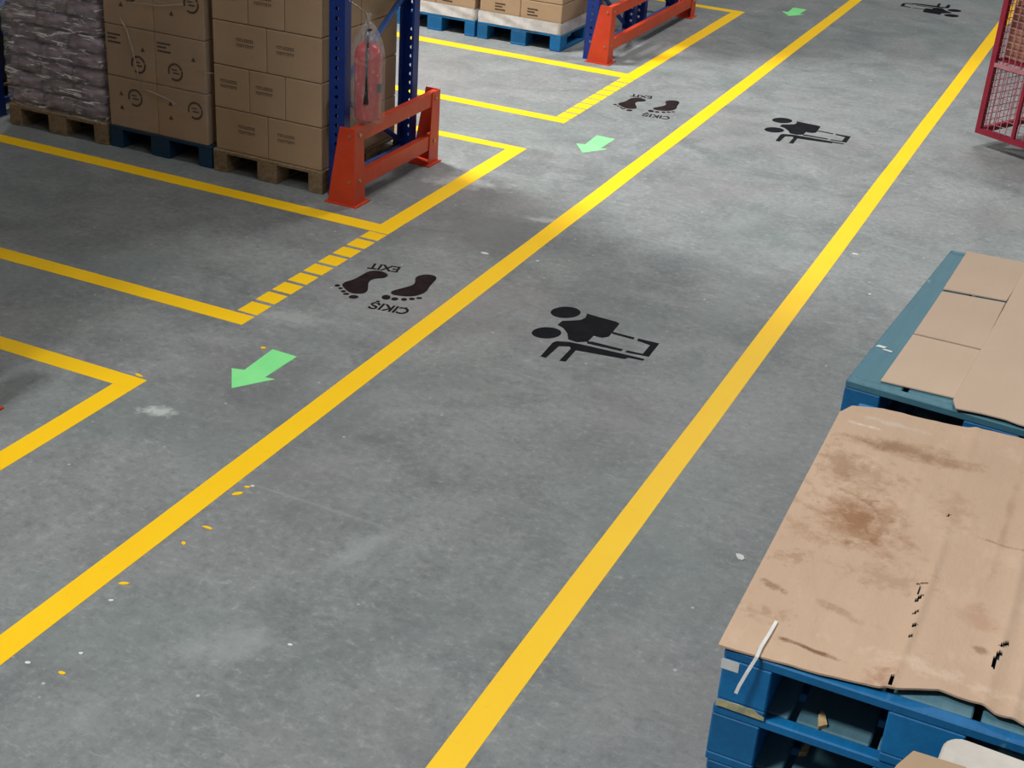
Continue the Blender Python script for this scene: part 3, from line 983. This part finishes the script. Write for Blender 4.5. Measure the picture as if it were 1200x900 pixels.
def letters(n, wd, h, z):
    out = []
    rr_ = random.Random(int(z*1000)+n)
    x = -wd/2
    s_ = wd/n
    for i in range(n):
        out.append(rect(x+.15*s_, x+.4*s_, z, z+h))
        if rr_.random() < .8: out.append(rect(x+.4*s_, x+.85*s_, z+h*.75, z+h))
        if rr_.random() < .6: out.append(rect(x+.4*s_, x+.85*s_, z, z+h*.25))
        x += s_
    return out
P_lines = xz(letters(9, .125, .018, .012)+letters(10, .125, .018, -.022))
def arc(r0_, r1_, a0, a1, n=12):
    A = [math.radians(a0+(a1-a0)*i/n) for i in range(n+1)]
    return [(r1_*math.cos(a), r1_*math.sin(a)) for a in A]+[(r0_*math.cos(a), r0_*math.sin(a)) for a in A[::-1]]
def seg_arcs(r0_, r1_, a0, a1, n=10):
    out = []
    for i in range(n):
        b0 = a0+(a1-a0)*i/n; b1 = a0+(a1-a0)*(i+1)/n
        out.append(arc(r0_, r1_, b0, b1, 1))
    return out
P_ring = xz(seg_arcs(.044, .058, 20, 200)+seg_arcs(.044, .058, 235, 375, 8)+[rect(-.02, .028, -.012, -.002), rect(-.03, .012, .010, .018)])
P_mark = xz([[(-.018, -.012), (.018, -.012), (0, .018)]])
P_bars = xz([rect(-.05, .05, .02, .032), rect(-.05, .02, -.004, .008), rect(-.05, .05, -.03, -.018)])

GY = 7.0
# pallets of the first rack
place(P_wood, (-5.155, GY, 0), 0.0, 'grey-brown wooden pallet beside the orange guard, under printed cartons')
place(P_shade, (-5.975, GY+.01, 0), 0.0, 'shade-darkened blue pallet under cartons with ring prints')
place(P_wood, (-6.79, GY-.02, 0), math.radians(.8), 'wooden pallet under the mauve shrink-wrapped sacks')
rows = 6
# load C: printed cartons
x0, W_ = -5.140, .775
dC = .455
gl = 'cartons with double line print on the wooden pallet'
lbC = 'brown carton with two-line print, stacked on the wooden pallet by the guard'
for k in range(rows):
    z = PH+.002+k*.27
    n = 3 if k % 2 else 2
    for d in range(2):
        for i in range(n):
            a_, b_ = x0+W_*i/n, x0+W_*(i+1)/n
            pr = ()
            if d == 0 and not (n == 3 and i == 2):
                pr = ((P_lines, (-.02 if n == 3 else .04 if i == 0 else -.06), .15),)
            carton(a_, b_, GY+.012+d*dC, GY+.012+(d+1)*dC, z, z+.268, 'two-line print carton, '+ORD[k]+' row up from the wooden pallet, '+(('beside the ring-print load', 'on the blue upright side') if n == 2 else ('beside the ring-print load', 'in the middle', 'on the blue upright side'))[i]+(', rear' if d else ''), gl, pr)
# load B: ring print cartons
x0, W_ = -5.965, .768
gl = 'cartons with ring prints on the dark blue pallet'
lbB = 'brown carton with dark ring prints, stacked on the shade-darkened blue pallet'
for k in range(5):
    z = PH+.002+k*.33
    for d in range(2):
        for i in range(2):
            a_, b_ = x0+W_*i/2, x0+W_*(i+1)/2
            pr = ()
            if d == 0:
                pr = ((P_ring, .10 if (i+k) % 2 else .02, .21), (P_mark, -.09, .22), (P_mark, -.09+.02*k, .13)) if k % 2 == 0 else \
                     ((P_ring, -.04 if i else .06, .10), (P_bars, -.12, .24), (P_mark, .1, .2))
            carton(a_, b_, GY+.012+d*.5, GY+.012+(d+1)*.5, z, z+.328, 'ring-print carton, '+ORD[k]+' row up from the shade-darkened blue pallet, '+('beside the sacks', 'beside the two-line print cartons')[i]+(', rear' if d else ''), gl, pr)
# thin film folds over load B and C
def film_shell(name, x0, x1, y0, y1, z0_, z1_, mat, label, amp=.004, n=26, seed=1):
    rr_ = random.Random(seed)
    ph = [rr_.uniform(0, 6.28) for _ in range(8)]
    per = []
    for i in range(n): per.append((x0+(x1-x0)*i/n, y0, 0, -1))
    for i in range(n): per.append((x1, y0+(y1-y0)*i/n, 1, 0))
    for i in range(n): per.append((x1-(x1-x0)*i/n, y1, 0, 1))
    for i in range(n): per.append((x0, y1-(y1-y0)*i/n, -1, 0))
    N_ = len(per)
    nz = 60
    vs_, fs = [], []
    for j in range(nz+1):
        z = z0_+(z1_-z0_)*j/nz
        for i, (x, y, ax, ay) in enumerate(per):
            u = i/N_*40
            a = amp*(1+math.sin(u*.9+z*14+ph[0])*math.sin(z*31+u*.4+ph[1])+.5*math.sin(z*70+u*1.7+ph[2]))
            vs_.append((x+ax*a, y+ay*a, z))
    for j in range(nz):
        for i in range(N_):
            fs.append((j*N_+i, j*N_+(i+1) % N_, (j+1)*N_+(i+1) % N_, (j+1)*N_+i))
    me = bpy.data.meshes.new(name)
    me.from_pydata(vs_, [], fs)
    for f in me.polygons: f.use_smooth = True
    me.materials.append(mat)
    return tag(link(name, me), label, 'stretch film')
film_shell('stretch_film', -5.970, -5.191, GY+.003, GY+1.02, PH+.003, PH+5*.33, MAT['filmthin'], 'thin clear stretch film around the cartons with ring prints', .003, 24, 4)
fs_ = bpy.data.objects['stretch_film']
MAT['fold'] = simple('highlighted_film_fold', srgb(150, 138, 124), srgb(176, 164, 150), 0.3, 30)  # pale colour also stands for the thin highlights along the folds
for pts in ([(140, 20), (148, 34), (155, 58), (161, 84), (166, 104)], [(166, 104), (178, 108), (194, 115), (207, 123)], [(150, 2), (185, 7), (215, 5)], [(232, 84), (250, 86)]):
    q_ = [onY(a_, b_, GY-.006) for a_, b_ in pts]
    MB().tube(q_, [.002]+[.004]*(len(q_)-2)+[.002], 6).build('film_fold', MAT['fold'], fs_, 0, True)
# load A: sacks
sk = []
for v_ in range(3):
    m = bpy.data.meshes.new('sack')
    bm = bmesh.new()
    bmesh.ops.create_cube(bm, size=1)
    bmesh.ops.scale(bm, vec=(.246, .498, .107), verts=bm.verts)
    bmesh.ops.subdivide_edges(bm, edges=bm.edges, cuts=6, use_grid_fill=True)
    rr_ = random.Random(v_)
    ph = [rr_.uniform(0, 6) for _ in range(6)]
    for vt in bm.verts:
        x, y, z = vt.co
        ex, ey, ez = abs(x)/.127, abs(y)/.253, abs(z)/.0535
        k = 1-0.16*(ez**2)
        sx = 1-.05*ez**3
        vt.co.x = x*sx+.004*math.sin(y*30+ph[0])
        vt.co.y = y*(1-.05*ez**3)+.006*math.sin(x*40+ph[1]+z*50)
        vt.co.z = z*(1-.22*max(ex, ey)**5)+.004*math.sin(x*25+ph[2])*math.sin(y*18+ph[3])*(1 if ez < .9 else .3)
    for f in bm.faces: f.smooth = True
    bm.to_mesh(m); bm.free()
    m.materials.append(MAT['sack'])
    sk.append(m)
for k in range(11):
    for i in range(3):
        for d in range(2):
            tag(link('filled_sack', sk[(k*2+i+d) % 3], None, (-6.655+.258*i, GY+.275+d*.515+rr.uniform(-.004, .004), PH+.056+k*.1085), 0),
                'mauve-grey filled sack, '+ORD[k]+' layer above the pallet, '+('on the side away from the cartons', 'in the middle', 'next to the cartons')[i]+(', rear' if d else ''), 'sack', 'sacks in the shrink-wrapped pile')
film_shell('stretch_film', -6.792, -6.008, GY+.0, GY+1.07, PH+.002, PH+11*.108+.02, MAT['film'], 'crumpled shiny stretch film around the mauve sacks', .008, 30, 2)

# loads on the second rack
G2 = 11.2
place(P_blue, (-5.375, G2, 0), 0.0, 'blue pallet with white film next to the long orange guard')
place(P_blue, (-6.20, G2, 0), 0.0, 'blue pallet with white film, partly behind the blue perforated upright')
for li, (xa, lab) in enumerate(((-5.365, 'next to the long orange guard'), (-6.19, 'behind the perforated upright'))):
    for k in range(3):
        z = PH+.004+k*.25
        for d in range(2):
            for i in range(2):
                pr = ((P_bars, -.08 if i else .0, .15),) if d == 0 else ()
                carton(xa+.39*i, xa+.39*(i+1), G2+.01+d*.5, G2+.01+(d+1)*.5, z, z+.248,
                       'pale carton, '+ORD[k]+' row, '+('away from', 'towards')[i]+' aisle'+(', rear' if d else '')+', white-skirted load '+lab, 'cartons '+lab, pr)
    # white film skirt
    film_shell('film_skirt', xa-.006, xa+.786, G2+.002, G2+1.018, PH+.001, PH+.10, MAT['whitefilm'], 'white film skirt around the bottom cartons '+lab, .003, 20, 11+li)

# ------------------------------------------------------------------ fire extinguisher in a clear bag
ex = onX(431, 100, -4.105)
ez0 = .497
er = empty('fire_extinguisher', (-4.105, ex.y, ez0))
MB().lathe([(.050, 0), (.072, .006), (.080, .025), (.081, .35), (.074, .385), (.052, .408), (.028, .418), (.026, .43)], 28).build('cylinder', MAT['red'], er, 0, True)
MB().lathe([(.024, .431), (.026, .445), (.020, .462), (.020, .478)], 14).build('valve', MAT['chrome'], er, 0, True)
MB().bar((-.01, .01, .485), (.040, -.050, .500), .018, .012).build('handle', MAT['black'], er, .002)
hose = [(.01, -.02, .455), (.026, -.050, .452), (.036, -.072, .425), (.038, -.082, .38), (.038, -.083, .28), (.038, -.083, .18)]
MB().tube(hose, .009, 8).build('hose', MAT['black'], er, 0, True)
MB().tube([(.038, -.083, .179), (.038, -.084, .15), (.038, -.085, .11)], [.010, .012, .016], 10).build('nozzle', MAT['black'], er, 0, True)
# label band
ban = MB()
aa = [math.radians(-20+10*i) for i in range(10)]
pts = [(.0825*math.cos(a), .0825*math.sin(a)) for a in aa]
ban.add([(x, y, .16) for x, y in pts]+[(x, y, .21) for x, y in pts], [(i, i+1, i+11, i+10) for i in range(9)])
ban.build('label', MAT['black'], er)
er.scale = (1, 1, 1.1)
tag(er, 'red fire extinguisher in a clear plastic bag hanging on the blue rack', 'fire extinguisher')
bg = MB()
n = 28
prof = [(.052, -.014), (.085, -.008), (.100, .03), (.099, .18), (.100, .34), (.096, .39), (.082, .43), (.062, .47), (.040, .505), (.020, .53), (.010, .55), (.018, .57)]
vs_, fs = [], []
rr_ = random.Random(8)
for r_, z in prof:
    for k in range(n):
        a = 2*math.pi*k/n
        q_ = r_*(1+.045*math.sin(a*5+z*20)+.03*math.sin(a*9-z*33))
        vs_.append((q_*math.cos(a), q_*math.sin(a), z))
for i in range(len(prof)-1):
    fs += [(i*n+k, i*n+(k+1) % n, (i+1)*n+(k+1) % n, (i+1)*n+k) for k in range(n)]
fs.append(tuple(range(n-1, -1, -1)))
bg.add(vs_, fs)
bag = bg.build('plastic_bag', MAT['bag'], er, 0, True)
MB().tube([(0, 0, .5), (-.02, -.01, .58), (-.124, -.09, .66)], .0025, 6).build('hanging_wire', MAT['chrome'], er)

# ------------------------------------------------------------------ red mesh cage at the right
cb = onZ(1142, 155, .10)
ce = onZ(1190, 171, .10)
dv = (ce-cb).normalized()
cr = empty('mesh_cage', (cb.x, cb.y, 0), math.atan2(dv.y, dv.x))
CW, CD, CH, CB = 1.2, .8, 1.75, .10
tb = .04
for x in (0, CW-tb):
    for y in (0, CD-tb):
        MB().box(x, x+tb, y, y+tb, CB, CH).build('post', MAT['cage'], cr)
MB().box(.30, .325, .006, .03, CB+tb, CH-tb).build('stile', MAT['cage'], cr)
MB().box(.75, .775, .006, .03, CB+tb, CH-tb).build('stile', MAT['cage'], cr)
for z in (CB, CH-tb):
    for a_ in ((tb, CW-tb, 0, tb), (tb, CW-tb, CD-tb, CD), (0, tb, tb, CD-tb), (CW-tb, CW, tb, CD-tb)):
        MB().box(*a_, z, z+tb).build('rail', MAT['cage'], cr)
MB().box(tb, CW-tb, -.004, .010, .60, .63).build('cross_bar', MAT['cagewire'], cr)
def mesh_panel(x0, x1, along, off):
    m = MB()
    s_ = .05
    nx = int((x1-x0)/s_)
    for i in range(1, nx):
        u = x0+i*s_
        m.bar((u, off, CB+tb) if along == 'x' else (off, u, CB+tb), (u, off, CH-tb) if along == 'x' else (off, u, CH-tb), .005, .005, (1, 0, 0) if along == 'x' else (0, 1, 0))
    k = 1
    while CB+tb+k*s_ < CH-tb:
        z = CB+tb+k*s_
        m.bar((x0, off+.005, z) if along == 'x' else (off+.005, x0, z), (x1, off+.005, z) if along == 'x' else (off+.005, x1, z), .005, .005)
        k += 1
    return m.build('wire_mesh', MAT['cagewire'], cr)
mesh_panel(tb, CW-tb, 'x', .02); mesh_panel(tb, CW-tb, 'x', CD-.03); mesh_panel(tb, CD-tb, 'y', .02); mesh_panel(tb, CD-tb, 'y', CW-.03)
MB().box(tb, CW-tb, tb, CD-tb, .64, .66).build('shelf', MAT['cage'], cr)
for x in (.52, 1.0):
    for y in (.3, .6):
        MB().tube([(x-.02, y, .05), (x+.02, y, .05)], .05, 16).build('caster', MAT['black'], cr)
MB().box(.45, 1.05, .25, .65, .1005, .115).build('caster_plate', MAT['cage'], cr)
tag(cr, 'dark red wire mesh cage standing at the aisle edge', 'cage')
Rm = Matrix.Rotation(math.atan2(dv.y, dv.x), 4, 'Z')
for k, (x, y, z, sx, sy, sz) in enumerate(((.06, .06, .661, .36, .30, .22), (.06, .06, .882, .30, .28, .16), (.44, .06, .661, .38, .3, .3), (.06, .40, .661, .4, .3, .34), (.50, .40, .661, .4, .3, .4), (.07, .07, 1.045, .28, .26, .2))):
    m = MB().box(0, sx, 0, sy, 0, sz)
    o = m.build('carton', MAT['brownbox'], None, .005)
    q = Rm @ Vector((x, y, 0))
    o.location = (cb.x+q.x, cb.y+q.y, z)
    o.rotation_euler.z = math.atan2(dv.y, dv.x)
    tag(o, 'reddish-brown carton behind the mesh of the red cage', 'carton', 'cartons in the red cage')

# ------------------------------------------------------------------ scraps on the floor
def scrap(px, py, L, W_, rz, mat, label, cat, group, th=.003):
    q = onZ(px, py)
    rr_ = random.Random(int(px*31+py))
    n = 7
    pts = []
    for i in range(n):
        a = 2*math.pi*i/n
        k = rr_.uniform(.8, 1.15)
        pts.append((L/2*k*math.cos(a), W_/2*k*math.sin(a)))
    o = MB().prism(pts, 0, th).build('tape_scrap' if mat == 'tape' else 'paper_scrap', MAT[mat])
    o.location = (q.x, q.y, 0)
    o.rotation_euler.z = rz
    tag(o, label, cat, group)
for i, (px, py, L, W_, rz) in enumerate(((290, 571, .03, .014, .4), (278, 579, .045, .022, .9), (243, 618.5, .045, .015, .05), (215, 637, .022, .016, -.6), (145, 684, .04, .015, .5), (73, 789, .03, .014, .1))):
    scrap(px, py, L, W_, rz, 'tape', ORD[i]+' yellow tape scrap beside the long aisle line, counted from the green arrow', 'scrap', 'yellow scraps by the aisle line')
scrap(163, 440, .05, .018, -.2, 'tape', 'yellow tape scrap at the tip of the pointed yellow corner', 'scrap', None)
scrap(309, 408, .03, .02, .3, 'tape', 'yellow tape scrap touching the tail of the nearest green arrow', 'scrap', None)
for px, py, L, W_, rz, lab in ((568, 297, .05, .022, 0, 'white paper crumb between the EXIT footprints and the long aisle line'),
        (867, 653, .045, .03, -.9, 'crumpled white scrap on the floor beside the stained cardboard stack'),
        (1002, 298, .04, .016, 0, 'white scrap between the aisle line and the teal pallet'),
        (296, 570, .02, .012, .3, 'white crumb beside the largest yellow tape scraps'),
        (95, 766, .016, .012, 0, 'tiny white crumb close to the sixth yellow tape scrap'),
        (33, 777, .02, .014, .2, 'white crumb touching the shadow edge of the long aisle line by the sixth scrap'),
        (130, 704, .018, .012, .4, 'tiny white crumb next to the fifth yellow tape scrap'),
        (1019, 345, .02, .014, 0, 'tiny white crumb on the floor next to the teal pallet'),
        (340, 756, .02, .012, 0, 'white crumb in the middle of the aisle between the two long lines'),
        (630, 306, .02, .014, 0, 'tiny white crumb between the long line and the nearer figure stencil')):
    scrap(px, py, L, W_, rz, 'paper', lab, 'scrap', None)
# film shreds on the teal pallet
for px, py, pts, lab in ((1032, 406, [(-.014, -.006), (.012, -.008), (.018, .004), (-.006, .007)], 'white film shred on the teal deck beside the clean cardboard'),
                         (1040, 411, [(-.015, 0), (.012, -.006), (.014, .003), (-.010, .006)], 'pale film shred at the edge of the clean cardboard panels')):
    q = onZ(px, py, 9*PH+.0008)
    o = MB().prism(pts, 0, .0012).build('film_shred', MAT['paper'])
    o.location = (q.x, q.y, 9*PH+.0006)
    tag(o, lab, 'scrap')
